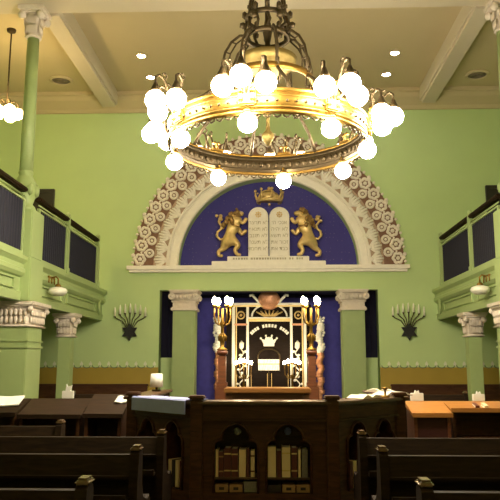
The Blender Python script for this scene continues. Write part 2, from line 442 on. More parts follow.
for i in range(NP):
    a = PI*(i+.5)/NP
    if ppl is None:
        m = MB()
        for k in range(-2, 3):
            m.tube([(-.12+.01*abs(k), -.06, .010*k), (-.03, -.09, .046*k), (.07-.012*abs(k), -.095, .056*k), (.125-.03*abs(k), -.07, .048*k)], .030, 6, r1=.018)
        m.ball((-.11, -.07, 0), .05, 1)
        o = ppl = m.build('palmette', 'cream', t); o.scale = (1.12, 1., 1.25)
    else: o = dup(ppl, t)
    o.location = (2.53*math.cos(a), 0, 2.53*math.sin(a)); o.rotation_euler = (0, -a, 0)
m = MB().box(-3.29, 3.25, -.16, .003, -.09, 0, bev=.002); m.box(-3.24, 3.20, -.11, .003, -.15, -.09, bev=.002)
m.build('ledge', 'cream', t)

tag(MB().prism(arc(0, AZ, AR+.05, 0, PI, 48), 'y', YW+.30, YW+.33).build('lunette_panel', 'blue'),
    'deep blue half-round panel inside the carved arch behind the tablets', 'panel')

# plinth, tablets, lions, crown
t = thing('stepped_plinth', 'pale stepped plinth under the tablets and lions', 'plinth', (0, YW, AZ))
MB().box(-1.31, 1.33, -.14, .20, 0, .10, bev=.01).build('lower_step', 'cream', t)
p = MB().box(-.95, .95, -.10, .20, .10, .215, bev=.01).build('upper_step', 'cream', t)
m = MB()
x = -.82
while x < .82:
    w_ = random.choice((.035, .05, .045, .03))
    m.box(x, x+w_, -.106, -.098, .135, .18)
    if random.random() < .7: m.box(x+w_-.012, x+w_, -.106, -.098, .135-.0, .165)
    x += w_+.02+(.05 if random.random() < .2 else 0)
m.build('inscription', 'ink', p)
TB = AZ+.216
t = thing('commandment_tablets', 'pair of round-topped cream tablets with Hebrew lines between the lions', 'tablets', (.02, YW, TB))
rows = {1: ['אנכי ה׳', 'לא יהיה', 'לא תשא', 'זכור את', 'כבד את'], -1: ['לא תרצח', 'לא תנאף', 'לא תגנב', 'לא תענה', 'לא תחמד']}
for s_ in (-1, 1):
    c = s_*.247; hw = .235
    o = [(c-hw, 0), (c+hw, 0)]+arc(c, .94, hw, 0, PI, 20)
    tb = MB().prism(o, 'y', -.06, .10).build('tablet', 'cream', t)
    m = MB().tube([(x, -.062, z) for x, z in ([(c-hw+.02, .02), (c+hw-.02, .02)]+arc(c, .94, hw-.02, 0, PI, 20))], .012, 6, True)
    m.build('tablet_rim', 'cream', tb)
    m = MB()
    for k, tx in enumerate(rows[s_]):
        m.text(tx[::-1], .125, Matrix.Translation((c, -.063, .80-.155*k)) @ Matrix.Rotation(PI/2, 4, 'X'), .003)
    m.build('inscription', 'ink', tb)
    m = MB()
    for k in range(8):
        q = k*PI/4; m.ball((c+.055*math.cos(q), -.063, .995+.055*math.sin(q)), .022, 1, (1, .5, 1))
    m.ball((c, -.065, .995), .03, 1); m.build('rosette', 'gold', tb)

def skin_mesh(name, chains, mat, parent, sub=2, flat=None):
    """chains: lists of (x,y,z,r); the first point of later chains may be ('j', chain, index)"""
    me = bpy.data.meshes.new('tmp'); vs = []; es = []; rad = []; idx = []
    for ch in chains:
        ids = []
        for q in ch:
            if q[0] == 'j': ids.append(idx[q[1]][q[2]])
            else:
                vs.append(q[:3]); rad.append(q[3]); ids.append(len(vs)-1)
        es += list(zip(ids, ids[1:])); idx.append(ids)
    me.from_pydata(vs, es, [])
    o = bpy.data.objects.new('tmp', me); COL.objects.link(o)
    md = o.modifiers.new('s', 'SKIN')
    for i, r in enumerate(rad):
        me.skin_vertices[0].data[i].radius = (r, r); me.skin_vertices[0].data[i].use_root = (i == 0)
    sb = o.modifiers.new('d', 'SUBSURF'); sb.levels = sub; sb.render_levels = sub
    dg = bpy.context.evaluated_depsgraph_get()
    m2 = bpy.data.meshes.new_from_object(o.evaluated_get(dg)); m2.name = name
    bpy.data.objects.remove(o)
    if flat:
        for v in m2.vertices: v.co = Vector((v.co.x*flat[0], v.co.y*flat[1], v.co.z*flat[2]))
    for f in m2.polygons: f.use_smooth = True
    m2.materials.clear(); m2.materials.append(M[mat])
    ob = bpy.data.objects.new(name, m2); COL.objects.link(ob); ob.parent = parent
    return ob
def lion(sx, label):
    """rampant lion; faces +x when sx = 1"""
    t = thing('lion_relief', label, 'lion carving', (sx*-.875+.02, YW-.02, AZ+.213), 0, 'rampant lions beside the tablets')
    f = sx
    ch = [[(f*-.07, 0, .40, .125), (f*-.03, 0, .53, .10), (f*.01, 0, .66, .125), (f*.05, 0, .79, .135), (f*.08, 0, .90, .11), (f*.12, 0, .985, .095), (f*.20, -.01, .975, .062), (f*.245, -.015, .955, .042)],
          [('j', 0, 0), (f*.06, -.07, .33, .10), (f*.15, -.09, .25, .068), (f*.07, -.09, .14, .045), (f*.11, -.09, .045, .042), (f*.20, -.10, .030, .036)],
          [('j', 0, 0), (f*-.15, .03, .29, .105), (f*-.16, .03, .20, .075), (f*-.27, .03, .13, .045), (f*-.26, .03, .04, .042), (f*-.17, .02, .030, .036)],
          [('j', 0, 3), (f*.17, -.08, .82, .062), (f*.22, -.10, .73, .048), (f*.285, -.10, .81, .042), (f*.30, -.10, .87, .046)],
          [('j', 0, 2), (f*.15, .04, .62, .060), (f*.20, .05, .51, .046), (f*.27, .05, .58, .042), (f*.29, .05, .63, .044)]]
    skin_mesh('body', ch, 'gold', t)
    m = MB()
    for i in range(38):
        u = random.random(); a = random.uniform(0, 2*PI)
        cx, cz = -.03+.15*u, .66+.34*u
        rr = .15-.03*u
        m.ball((f*(cx-.03+rr*.72*math.cos(a)), -.02+rr*.7*math.sin(a), cz+random.uniform(-.03, .05)), random.uniform(.038, .06), 1, (1, 1, 1.35))
    m.ball((f*.10, -.07, 1.07), .03, 1); m.ball((f*.10, .06, 1.07), .03, 1)
    m.build('mane', 'darkgold', t)
    m = MB(); pts = [(-.14, .42), (-.24, .40), (-.30, .47), (-.29, .57), (-.22, .63), (-.21, .71), (-.26, .78), (-.25, .86)]
    m.tube([(f*x, .02, z) for x, z in pts], .026, 7)
    for k in range(7): m.ball((f*(-.26+random.uniform(-.05, .05)), .02, .86+random.uniform(-.07, .08)), .04, 1)
    for q in ((-.30, .50), (-.18, .66)): m.ball((f*q[0], .02, q[1]), .035, 1)
    m.build('tail', 'gold', t)
    return t
lion(1, 'gilded rampant lion left of the tablets with tail curling outward')
lion(-1, 'gilded rampant lion right of the tablets with tail curling outward')
for o in COL.objects:
    if o.name.startswith('lion_relief'): o.location.y = YW-.0; o.scale = (1.16, 1.05, 1.06)
t = thing('gold_crown', 'gilt crown carved above the tablets in the lunette', 'crown', (.03, YW+.14, 5.36))
MB().lathe([(.26, 0), (.30, .0), (.31, .04), (.30, .08), (.26, .08)], (0, 0, 0), 28, close=True).build('band', 'gold', t)
MB().lathe([(0, .05), (.25, .05), (.27, .14), (.20, .23), (.08, .27), (0, .275)], (0, 0, 0), 24).build('velvet_cap', 'gold', t)
for k in range(8):
    q = k*PI/4+.2; c_, s2 = math.cos(q), math.sin(q)
    m = MB().tube([(.29*c_, .29*s2, .07), (.33*c_, .33*s2, .17), (.335*c_, .335*s2, .24)], .035, 6, r1=.018)
    m.ball((.335*c_, .335*s2, .28), .04, 1); m.build('point', 'gold', t)
m = MB()
for k in range(4):
    q = k*PI/2+.5
    m.tube([(.28*math.cos(q)*math.cos(b), .28*math.sin(q)*math.cos(b), .08+.23*math.sin(b)) for b in [i*PI/16 for i in range(9)]], .02, 6)
m.ball((0, 0, .36), .05, 1); m.build('arches', 'gold', t)
MB().cyl((0, .03, -.02), (0, .155, -.02), .03, n=8).cyl((0, .155, .10), (0, .03, .10), .03, n=8).build('wall_peg', 'gold', t)

# portal columns
for sx, side in ((-1, 'left'), (1, 'right')):
    t = thing('portal_column', 'square green column with white capital flanking the ark on its %s' % side, 'column', (sx*1.94, YW+.14, 0), 0, 'portal columns')
    hw = .255
    m = MB().box(-hw, hw, -hw, hw, .14, 2.80, bev=.012); m.box(-hw+.06, hw-.06, -hw-.012, -hw+.02, .5, 2.60, bev=.008)
    m.build('shaft', 'greencol', t)
    MB().box(-hw-.06, hw+.06, -hw-.06, hw+.06, 0, .14).build('base', 'greencol', t)
    m = MB()
    for (e, z0, z1) in ((.045, 2.79, 2.85), (.025, 2.85, 2.875), (.005, 2.875, 2.98), (.035, 2.98, 3.01), (.075, 3.19, 3.225), (.095, 3.225, 3.262)): m.box(-hw-e, hw+e, -hw-e, hw+e, z0, z1, bev=.008)
    m.lathe([((hw+.03)*math.sqrt(2), 3.01), ((hw+.05)*math.sqrt(2), 3.08), ((hw+.02)*math.sqrt(2), 3.19)], (0, 0, 0), 4, a0=PI/4, a1=PI/4+2*PI)
    for ux in (-1, 1):
        for uy in (-1, 1):
            m.cyl((ux*(hw+.03), uy*(hw-.10), 3.11), (ux*(hw+.03), uy*(hw+.075), 3.11), .075, n=16)
            m.ball((ux*(hw+.03), uy*(hw+.08), 3.11), .03, 1)
    for k in range(-2, 3):
        for uy in (-1, 1): m.ball((k*.085, uy*(hw+.05), 3.10), .05, 1, (.8, .5, 1.2))
    m.build('capital', 'capital', t)

# ------------------------------------------------------------------ the ark
def AX(px): return (px-268.5)*.0237
def AZZ(py): return .86+(395-py)*.0235
tag(MB().box(-1.95, 1.95, 16.93, 16.97, .02, 3.2).build('recess_curtain', 'bluecloth'), 'blue cloth hung across the recess behind the ark', 'curtain')
ark = t = thing('torah_ark', 'black and gilded torah ark standing in the recess between the columns', 'ark', (0, 16.25, 0))
MB().box(-1.02, 1.02, .12, .62, .30, 2.98).box(-1.12, 1.12, .05, .64, .0, .30).build('cabinet', 'arkwood', t)
# front frame: gilt white lines
def strip(nm, x0, x1, y0, y1, mat='white', d0=.06, d1=.12, par=None):
    return MB().box(AX(x0), AX(x1), d0, d1, AZZ(y1), AZZ(y0), bev=.006).build(nm, mat, par or t)
for x0, x1 in ((231.6, 234.4), (246, 248.6), (290, 292.6), (303.6, 306.4)): strip('gilt_upright', x0, x1, 304, 392)
for x0, x1 in ((235.2, 236.4), (301.8, 303)): strip('gilt_upright', x0, x1, 306, 392, 'gold')
strip('cornice', 229, 309, 303, 305.4); strip('cornice', 229, 309, 305.4, 307, 'gold', .05)
strip('frieze_rail', 248, 290.5, 319, 322, 'gold', .04); strip('frieze_rail', 248, 290.5, 317.6, 319, 'white', .05)
strip('side_rail', 234, 247, 324, 326, 'pink', .05); strip('side_rail', 292, 304, 324, 326, 'pink', .05)
# tympanum and its arched carving between the rails
m = MB()
m.tube([(AX(269.3)+.42*math.cos(a), .085, AZZ(317)+.30*math.sin(a)) for a in [PI*i/16 for i in range(17)]], .022, 6)
m.build('tympanum_arch', 'white', t)
m = MB()
for k in range(-3, 4):
    m.tube([(AX(269.3)+.03*k, .10, AZZ(317)), (AX(269.3)+.075*k, .07, AZZ(314)), (AX(269.3)+.105*k, .08, AZZ(312)+.05-.018*abs(k))], .026, 6, r1=.015)
m.build('tympanum_leaf', 'gold', t)
for px in (240.5, 298.5):
    m = MB().tube([(AX(px)+.085*math.cos(a), .10, AZZ(315.5)+.085*math.sin(a)) for a in [2*PI*i/16 for i in range(16)]], .018, 6, True)
    m.ball((AX(px), .10, AZZ(315.5)), .04, 1); m.build('gilt_roundel', 'gold', t)
# crest at the head
m = MB()
m.ball((AX(269), .12, AZZ(300)), .27, 3, (1.0, .5, .9)); m.box(AX(259), AX(279), .04, .24, AZZ(303.2), AZZ(300), bev=.01)
m.build('crest', 'pink', t)
for s_ in (-1, 1):
    m = MB().tube([(AX(269)+s_*q[0], .10, q[1]) for q in ((.24, AZZ(303)), (.29, AZZ(300)), (.36, AZZ(297)), (.40, AZZ(294.5)), (.45, AZZ(294.8)), (.44, AZZ(296.5)))], .032, 7)
    m.build('crest_scroll', 'white', t)
# doors
for x0, x1, nm in ((249, 269.0, 'door'), (269.3, 289.6, 'door')):
    d = MB().box(AX(x0), AX(x1), .085, .12, AZZ(392), AZZ(323), bev=.006).build(nm, 'arkwood', t)
    m = MB(); xa, xb = AX(x0)+.04, AX(x1)-.04
    for (a0, a1, b0, b1) in ((xa, xb, AZZ(391), AZZ(390.4)), (xa, xa+.012, AZZ(390.4), AZZ(374)), (xb-.012, xb, AZZ(390.4), AZZ(374))): m.box(a0, a1, .075, .088, b0, b1)
    m.build('door_moulding', 'gold', d)
# side panels with white foliage
for s_ in (-1, 1):
    pn = MB().box(AX(269.2+s_*21.5-5.6) if s_ > 0 else AX(237), AX(303) if s_ > 0 else AX(246), .09, .12, AZZ(392), AZZ(327)).build('side_panel', 'arkwood', t)
    m = MB(); px = 269.2+s_*28
    pts = [(AX(px)+.05*math.sin(k*.9)*s_, .075, AZZ(388)+k*.042) for k in range(22)]
    m.tube(pts, .014, 6)
    for k in range(2, 22, 2):
        x, y, z = pts[k]; m.ball((x+s_*(.05 if k % 4 else -.05), .075, z), .034, 1, (1.3, .6, 1)); 
    m.ball((AX(px), .075, AZZ(346)), .07, 1, (1, .6, 1.7))
    m.build('foliage', 'white', pn)
# arc of letters over the crown
m = MB()
for k in range(15):
    a = R(150-120*k/14); r = .49
    mt = Matrix.Translation((AX(269.3)+r*1.0*math.cos(a), .078, AZZ(334.5)-.16+r*.72*math.sin(a))) @ Matrix.Rotation(-(a-PI/2)*.8, 4, 'Y')
    m.T = mt
    if k not in (4, 10): m.box(-.026, .026, -.006, .006, -.035, .04)
m.T = Matrix()
m.build('lettered_arc', 'white', t)
# white crown emblem
c = MB(); cx = AX(268.7); cz = AZZ(344)
c.box(cx-.13, cx+.13, .05, .085, cz-.07, cz-.01, bev=.008)
c.prism([(cx-.13, cz-.01), (cx-.19, cz+.11), (cx-.10, cz+.08), (cx-.07, cz+.17), (cx, cz+.12), (cx+.07, cz+.17), (cx+.10, cz+.08), (cx+.19, cz+.11), (cx+.13, cz-.01)], 'y', .055, .085)
for dx, dz in ((-.19, .12), (-.07, .18), (.07, .18), (.19, .12), (0, .13)): c.ball((cx+dx, .07, cz+dz), .03, 1)
c.build('crown_emblem', 'white', t)
# arched niche with white valance
m = MB(); nx = AX(268.5)
m.tube([(nx-.26, .07, AZZ(372)), (nx-.26, .07, AZZ(358))]+[(nx+.26*math.cos(a), .07, AZZ(358)+.20*math.sin(a)) for a in [PI-PI*i/14 for i in range(15)]]+[(nx+.26, .07, AZZ(372))], .02, 6)
m.build('arch_frame', 'bronze', t)
m = MB(); n = 30
top = [(nx-.25+.5*i/n, .045+.012*math.sin(i*1.7)) for i in range(n+1)]
m.prism(top+[(x, y+.02) for x, y in top[::-1]], 'z', AZZ(371), AZZ(360)); v = m.build('valance', 'white', t)
MB().box(nx-.25, nx+.25, .035, .068, AZZ(365.2), AZZ(364.2)).build('valance_band', 'gold', v)
MB().box(nx-.012, nx+.012, .06, .085, AZZ(391), AZZ(372)).build('door_meeting_strip', 'bronze', t)
# twisted outer columns, carved wings
for s_ in (-1, 1):
    bx_ = AX(268.7+s_*50.8)
    m = MB(); n = 26
    for i in range(n):
        z = AZZ(393)+i*(AZZ(353)-AZZ(393))/n
        m.ball((bx_+.022*math.cos(i*.8), .02+.022*math.sin(i*.8), z), .085+.014*(i % 2), 1, (1, 1, .6))
    m.cyl((bx_, .02, 0), (bx_, .02, AZZ(352)), .045, n=10)
    m.build('twisted_column', 'pink', t)
    m = MB()
    for i in range(12):
        z = AZZ(352)+i*.068
        m.ball((bx_+s_*.03*math.sin(i*.9), .02, z), .095+.02*math.sin(i*1.7), 1, (1, .8, .7))
        m.ball((bx_+s_*(.07+.03*math.sin(i*1.3)), .02, z+.03), .04, 1)
    m.tube([(bx_, .02, AZZ(352)-.05), (bx_, .02, AZZ(317))], .04, 7)
    m.build('carved_wing', 'white', t)
    MB().box(min(bx_, s_*1.0)-.01, max(bx_, s_*1.0)+.01, .03, .14, AZZ(354), AZZ(352)).box(min(bx_, s_*1.0)-.01, max(bx_, s_*1.0)+.01, .03, .14, .3, .42).build('wing_bracket', 'arkwood', t)
MB().box(-1.2, 1.2, -.30, .05, .0, .16, bev=.01).build('step', 'midwood', t)

def branch_candle(t, x, y, z, h, br=.022):
    MB().lathe([(.012, -.01), (.034, 0), (.03, .02), (.018, .03)], (x, y, z), 10).build('cup', 'brass', t)
# floor candelabra in front of the ark doors
def candelabrum(label, loc, n=5, w=.17, zs=1.05, zt=1.42, group=None, bulb=(.034, 1.7), stem='brass', foot=.16):
    t = thing('candelabrum', label, 'candelabrum', loc, 0, group)
    m = MB().lathe([(foot, 0), (foot, .03), (foot*.6, .06), (.035, .12), (.028, zs*.5), (.05, zs*.52), (.028, zs*.56), (.025, zs), (.05, zs+.03), (.02, zs+.06)], (0, 0, 0), 16)
    m.build('stand', stem, t)
    for i in range(n):
        u = (i-(n-1)/2)/max(1, (n-1)/2); yy = -.06*(1-abs(u)) if n > 3 else 0
        x = u*w
        zz = zt-.05*abs(u)**2
        m = MB().tube([(0, 0, zs), (x*.55, yy*.5, zs-.03), (x*.95, yy, zs+.06), (x, yy, zz-.08), (x, yy, zz)], .013, 6) if abs(u) > .01 else MB().cyl((0, yy*0, zs), (0, 0, zz), .014, n=8)
        if abs(u) <= .01: yy = 0
        m.lathe([(.01, zz-.03), (.036, zz), (.03, zz+.015), (.01, zz+.02)], (x, yy, 0), 10)
        a = m.build('arm', 'brass', t)
        MB().ball((x, yy, zz+bulb[0]*bulb[1]), bulb[0], 2, (1, 1, bulb[1])).build('bulb', 'flame', a)
    return t
candelabrum('lit brass floor candelabrum before the left ark door', (AX(244.5)+.0, 15.74, 0), 5, .17, 1.28, 1.60, 'floor candelabra', (.032, 1.6))
candelabrum('lit brass floor candelabrum before the right ark door', (AX(291.0), 15.74, 0), 5, .17, 1.28, 1.60, 'floor candelabra', (.032, 1.6))

# ------------------------------------------------------------------ wall menorahs
for sx, side in ((-1, 'left'), (1, 'right')):
    t = thing('wall_menorah', 'seven-light menorah with black star on the green wall %s of the ark' % side, 'menorah', (sx*3.19, YW, 2.42), 0, 'wall menorahs')
    m = MB(); r = .20
    for k in (0, 1):
        pts = [(r*math.sin(2*PI*i/3+k*PI), r*math.cos(2*PI*i/3+k*PI)) for i in range(3)]
        pts = [(x, z-.12) for x, z in pts]; m.prism(pts, 'y', -.09-.006*k, -.05-.004*k)
    m.cyl((0, 0, -.12), (0, -.05, -.12), .05, n=10); m.build('star', 'black', t)
    zt = [.235, .285, .31, .32, .31, .285, .235]
    for i in range(7):
        x = (i-3)*.118
        m = MB().tube([(x*.22, -.07, -.02), (x*.5, -.075, zt[i]*.55), (x*.88, -.08, zt[i]*.82), (x, -.08, zt[i])], .012, 6)
        m.lathe([(.012, zt[i]-.02), (.03, zt[i]), (.012, zt[i]+.01)], (x, -.08, 0), 10)
        a = m.build('arm', 'bronze', t)
        MB().lathe([(.024, 0), (.024, .14), (.017, .19), (.004, .22)], (x, -.08, zt[i]), 10).build('candle', 'candle', a)

# ------------------------------------------------------------------ chandelier
CX, CY, CZ = .056, 7.5, 4.215
RB = 1.12
ch = thing('chandelier', 'huge brass ring chandelier with clusters of lit globes hanging mid-hall', 'chandelier', (CX, CY, CZ))
DZ = -.05
m = MB()
m.lathe([(RB, -.115), (RB+.014, -.115), (RB+.014, .115), (RB, .115)], (0, 0, DZ), 96, close=True)
for z, r in ((-.115, .026), (.115, .026), (-.06, .012), (.06, .012)):
    m.tube([((RB+.006)*math.cos(a), (RB+.006)*math.sin(a), z+DZ) for a in [2*PI*i/96 for i in range(96)]], r, 8, True)
m.build('ring_band', 'brass', ch)
m = MB().lathe([(RB-.016, -.118), (RB-.002, -.118), (RB-.002, .118), (RB-.016, .118)], (0, 0, DZ), 96, close=True)
for z in (-.07, .07): m.tube([((RB-.016)*math.cos(a), (RB-.016)*math.sin(a), z+DZ) for a in [2*PI*i/96 for i in range(96)]], .012, 6, True)
for i in range(72):
    a = 2*PI*i/72; m.ball(((RB-.02)*math.cos(a), (RB-.02)*math.sin(a), DZ), .03, 1, (1, 1, 1.3))
m.build('ring_lining', 'bronze', ch)
m = MB()
for i in range(72):
    a = 2*PI*i/72
    m.T = Matrix.Rotation(a, 4, 'Z')
    m.tube([(RB, -.035, -.13+DZ), (RB, -.03, -.155+DZ), (RB, 0, -.17+DZ), (RB, .03, -.155+DZ), (RB, .035, -.13+DZ)], .010, 5); m.ball((RB+.02, 0, DZ), .018, 1)
m.T = Matrix()
m.build('ring_ornament', 'bronze', ch)
GR = .107
first = None
for i in range(8):
    th = R(-10+45*i)
    if first is None:
        b = bpy.data.objects.new('light_bracket', None); COL.objects.link(b); b.parent = ch; b.empty_display_size = .05
        # local frame: -y is outward
        pm = MB().box(-.09, .09, -RB-.05, -RB-.01, -.10, .13, bev=.015)
        for q in (-.06, .06): pm.ball((q, -RB-.05, .05), .035, 1); pm.ball((q, -RB-.05, -.04), .03, 1)
        pm.tube([(0, -RB-.03, .12), (0, -RB-.04, .19), (.03, -RB-.05, .22), (.05, -RB-.05, .19)], .014, 6)
        pm.tube([(0, -RB-.03, .12), (0, -RB-.04, .19), (-.03, -RB-.05, .22), (-.05, -RB-.05, .19)], .014, 6)
        pm.build('bracket_plate', 'brass', b)
        for (gx, gr, gz) in ((-.215, 1.29, .06), (0, 1.42, .09), (.215, 1.29, .06)):
            pts = [(gx*.15, -RB-.04, .02), (gx*.5, -RB-.09, .10), (gx*.75, -gr+.10, gz+.24), (gx*.9, -gr+.04, gz+.29), (gx, -gr, gz+.26), (gx, -gr, gz+GR-.01)]
            P = []
            for k in range(len(pts)-1):
                for u in (0, .5): P.append(tuple(pts[k][j]*(1-u)+pts[k+1][j]*u for j in range(3)))
            P.append(pts[-1])
            am = MB().tube(P, .014, 7)
            am.lathe([(.02, gz+GR+.09), (.03, gz+GR+.06), (.055, gz+GR+.01), (.06, gz+GR-.02), (.02, gz+GR-.012)], (gx, -gr, 0), 14)
            # curl on top
            am.tube([(gx*.75, -gr+.10, gz+.24), (gx*.7, -gr+.13, gz+.29), (gx*.75, -gr+.10, gz+.32), (gx*.8, -gr+.07, gz+.30)], .011, 6)
            a_ = am.build('arm', 'bronze', b)
            MB().ball((gx, -gr, gz), GR, 3).build('globe', 'globe', a_)
        am = MB().tube([(0, -RB+.03, -.10), (0, -1.12, -.14), (0, -1.12, -.17)], .018, 7)
        am.lathe([(.02, -.12), (.05, -.15), (.055, -.175), (.02, -.17)], (0, -1.12, 0), 14)
        a_ = am.build('pendant_holder', 'brass', b)
        MB().ball((0, -1.12, -.272), .098, 3).build('globe', 'globe', a_)
        first = b; b.rotation_euler = (0, 0, th)
    else: dup(first, ch, rz=th)
# dome of struts, hub bowl, spokes, crown ring, hangers
sp = st = None
for i in range(8):
    a = R(12+45*i)
    if st is None:
        m = MB(); pts = [(.24, 1.18), (.33, 1.17), (.43, 1.08), (.50, .95), (.53, .80), (.52, .62)]
        m.tube([(x, 0, z) for x, z in pts], .016, 7); m.tube([(x-.06, 0, z-.015) for x, z in pts[1:]], .010, 6)
        for k in range(1, 6): m.tube([(pts[k][0], 0, pts[k][1]), (pts[k][0]-.06, 0, pts[k][1]-.015)], .009, 5)
        m.tube([(.52, 0, .62), (.57, 0, .60), (.58, 0, .66), (.54, 0, .67)], .012, 6)
        o = st = m.build('dome_strut', 'bronze', ch); o.rotation_euler = (0, 0, a)
        m = MB().tube([(.50, 0, .60), (.70, 0, .44), (.95, 0, .26), (RB-.02, 0, .07)], .020, 7)
        m.tube([(.60, 0, .52), (.66, 0, .40), (.60, 0, .36), (.58, 0, .44)], .011, 6)
        o = sp = m.build('spoke', 'bronze', ch); o.rotation_euler = (0, 0, a)
    else:
        o = dup(st, ch); o.rotation_euler = (0, 0, a); o = dup(sp, ch); o.rotation_euler = (0, 0, a)
m = MB(); m.lathe([(.505, .57), (.535, .57), (.535, .64), (.505, .64)], (0, 0, 0), 48, close=True)
m.build('dome_rim', 'brass', ch)
m = MB().lathe([(0, .70), (.06, .71), (.18, .73), (.29, .79), (.33, .84), (.345, .90), (.30, .89), (.16, .86), (0, .85)], (0, 0, 0), 32)
m.lathe([(0, -.16), (.03, -.13), (.07, -.06), (.075, -.02), (.03, .03), (.022, .10), (.022, .50), (.05, .60), (.05, .66), (.03, .72)], (0, 0, 0), 14)
m.build('hub_bowl', 'olivebrass', ch)
m = MB()
for z in (1.17, 1.40):
    m.lathe([(.225, z-.025), (.265, z-.025), (.265, z+.025), (.225, z+.025)], (0, 0, 0), 32, close=True)
for i in range(12):
    a = i*PI/6
    m.tube([(.245*math.cos(a), .245*math.sin(a), 1.19), (.265*math.cos(a+.12), .265*math.sin(a+.12), 1.28), (.245*math.cos(a), .245*math.sin(a), 1.38)], .018, 6)
    if i % 2 == 0:
        m.ball((.29*math.cos(a), .29*math.sin(a), 1.33), .045, 1); m.ball((.27*math.cos(a), .27*math.sin(a), 1.46), .035, 1, (1, 1, 1.6))
m.build('crown_ring', 'bronze', ch)
MB().lathe([(.03, .90), (.05, 1.0), (.03, 1.10), (.06, 1.25), (.03, 1.4), (.028, 2.4), (.028, 3.74)], (0, 0, 0), 14).build('stem', 'bronze', ch)
hr = None
for i in range(6):
    a = R(30+60*i)
    if hr is None:
        m = MB().tube([(.245, 0, 1.42), (.235, 0, 1.55), (.19, 0, 1.75), (.12, 0, 2.0), (.04, 0, 2.25)], .016, 7)
        for z, x in ((1.5, .238), (1.62, .218), (1.8, .172)): m.ball((x, 0, z), .035, 1)
        o = hr = m.build('hanger', 'bronze', ch)
    else: o = dup(hr, ch)
    o.rotation_euler = (0, 0, a)
MB().lathe([(0, 3.68), (.06, 3.69), (.15, 3.73), (.18, 3.782), (0, 3.783)], (0, 0, 0), 24).build('ceiling_rose', 'bronze', ch)

# small hanging light over the left gallery
g = thing('pendant_light', 'cluster of lit globes hanging over the left gallery', 'hanging light', (-4.95, 12.2, H))
m = MB().cyl((0, 0, 0), (0, 0, -1.55), .016, n=8); m.lathe([(.09, 0), (.08, -.05), (.02, -.08)], (0, 0, 0), 16); m.ball((0, 0, -1.57), .06, 2)
m.build('stem', 'bronze', g)
for i in range(5):
    a = R(20+72*i); r = .20
    m = MB().tube([(0, 0, -1.55), (r*.6*math.cos(a), r*.6*math.sin(a), -1.45), (r*math.cos(a), r*math.sin(a), -1.51), (r*math.cos(a), r*math.sin(a), -1.61)], .012, 6)
    a_ = m.build('arm', 'bronze', g)
    MB().ball((r*math.cos(a), r*math.sin(a), -1.70), .11, 3).build('globe', 'amberglobe', a_)

dup(g, loc=(0, -1.2, H), label='cluster of lit globes hanging over the rear of the hall behind the camera')  # extra lamp out of view, added to brighten the bimah front and pews
# ------------------------------------------------------------------ bimah
BW = .61
bm_ = thing('bimah', 'dark wooden reading platform with arched book niches and corner posts', 'bimah', (.02, 6.30, 0))
TZ = 1.27
def gothic(c, hw, z0, zs, za, n=10):
    """trefoil-headed opening: sill z0, shoulder spring zs, apex za"""
    zh = za-.62*hw-.02; hd = .66*hw; h = za-zh; r = (hd*hd+h*h)/(2*hd); a1 = math.asin(min(1, h/r))
    side = [(hw, z0), (hw, zs)]+[(hd+(hw-hd)*math.cos(q), zs+(zh-zs)*math.sin(q)) for q in [PI/2*i/6 for i in range(1, 6)]]
    side += [(hd-.10*hd, zh)]+[(hd-r+r*math.cos(a1*i/n), zh+r*math.sin(a1*i/n)) for i in range(1, n+1)]
    return [(c-hw, z0)]+[(c+x, z) for x, z in side]+[(c-x, z) for x, z in side[:0:-1]][1:]

def panel(width, niches, parent, loc, rz, frieze):
    """upright panel with arched openings; local x 0..width, front face at y = 0"""
    p = MB().plate([(0, .12), (width, .12), (width, TZ-.03), (0, TZ-.03)], [gothic(*n) for n in niches], 0, .035).build('front_panel', 'darkwood', parent)
    p.location = loc; p.rotation_euler = (0, 0, rz)
    m = MB()
    for (c, hw, z0, zs, za) in niches:
        m.box(c-hw-.03, c+hw+.03, .30, .32, z0-.02, za+.02); m.box(c-hw-.03, c-hw-.01, .035, .30, z0-.02, za+.02); m.box(c+hw+.01, c+hw+.03, .035, .30, z0-.02, za+.02)
        m.box(c-hw-.01, c+hw+.01, .035, .30, za, za+.02); m.box(c-hw-.01, c+hw+.01, .002, .30, z0-.02, z0)
    m.build('niche_lining', 'darkwood', p)
    for (c, hw, z0, zs, za) in niches:
        m = MB(); g_ = gothic(c, hw+.012, z0, zs, za+.015)
        m.tube([(x, -.008, z) for x, z in g_[1:]]+[(c-hw-.012, -.008, z0)], .011, 6)
        m.build('arch_moulding', 'darkwood', p)
    MB().box(0, width, -.02, 0, TZ-.16, TZ-.03, bev=.008).build('frieze', frieze, p)
    MB().box(0, width, -.035, 0, TZ-.185, TZ-.16, bev=.008).build('frieze_moulding', frieze, p)
    MB().box(0, width, -.03, .035, 0, .12, bev=.008).build('skirting', frieze, p)
    MB().box(0, width, -.06, .26, TZ-.03, TZ, bev=.01).build('top_rail', 'midwood', p)
    return p
ND = [(.352, .19, .47, .86, 1.06), (.825, .19, .47, .86, 1.06)]
pf = panel(2*BW, ND, bm_, (-BW, 0, 0), 0, 'darkwood')
SW = math.hypot(.73, .72); SA = math.atan2(.72, .73)
NS = [(.36, .15, .47, .88, 1.06), (.76, .15, .47, .88, 1.06)]
pr_ = panel(SW, NS, bm_, (BW, 0, 0), SA, 'darkwood')
NL = [(SW-.76, .15, .47, .88, 1.06), (SW-.36, .15, .47, .88, 1.06)]
pl_ = panel(SW, NL, bm_, (-BW-.73, .72, 0), -SA, 'darkwood')
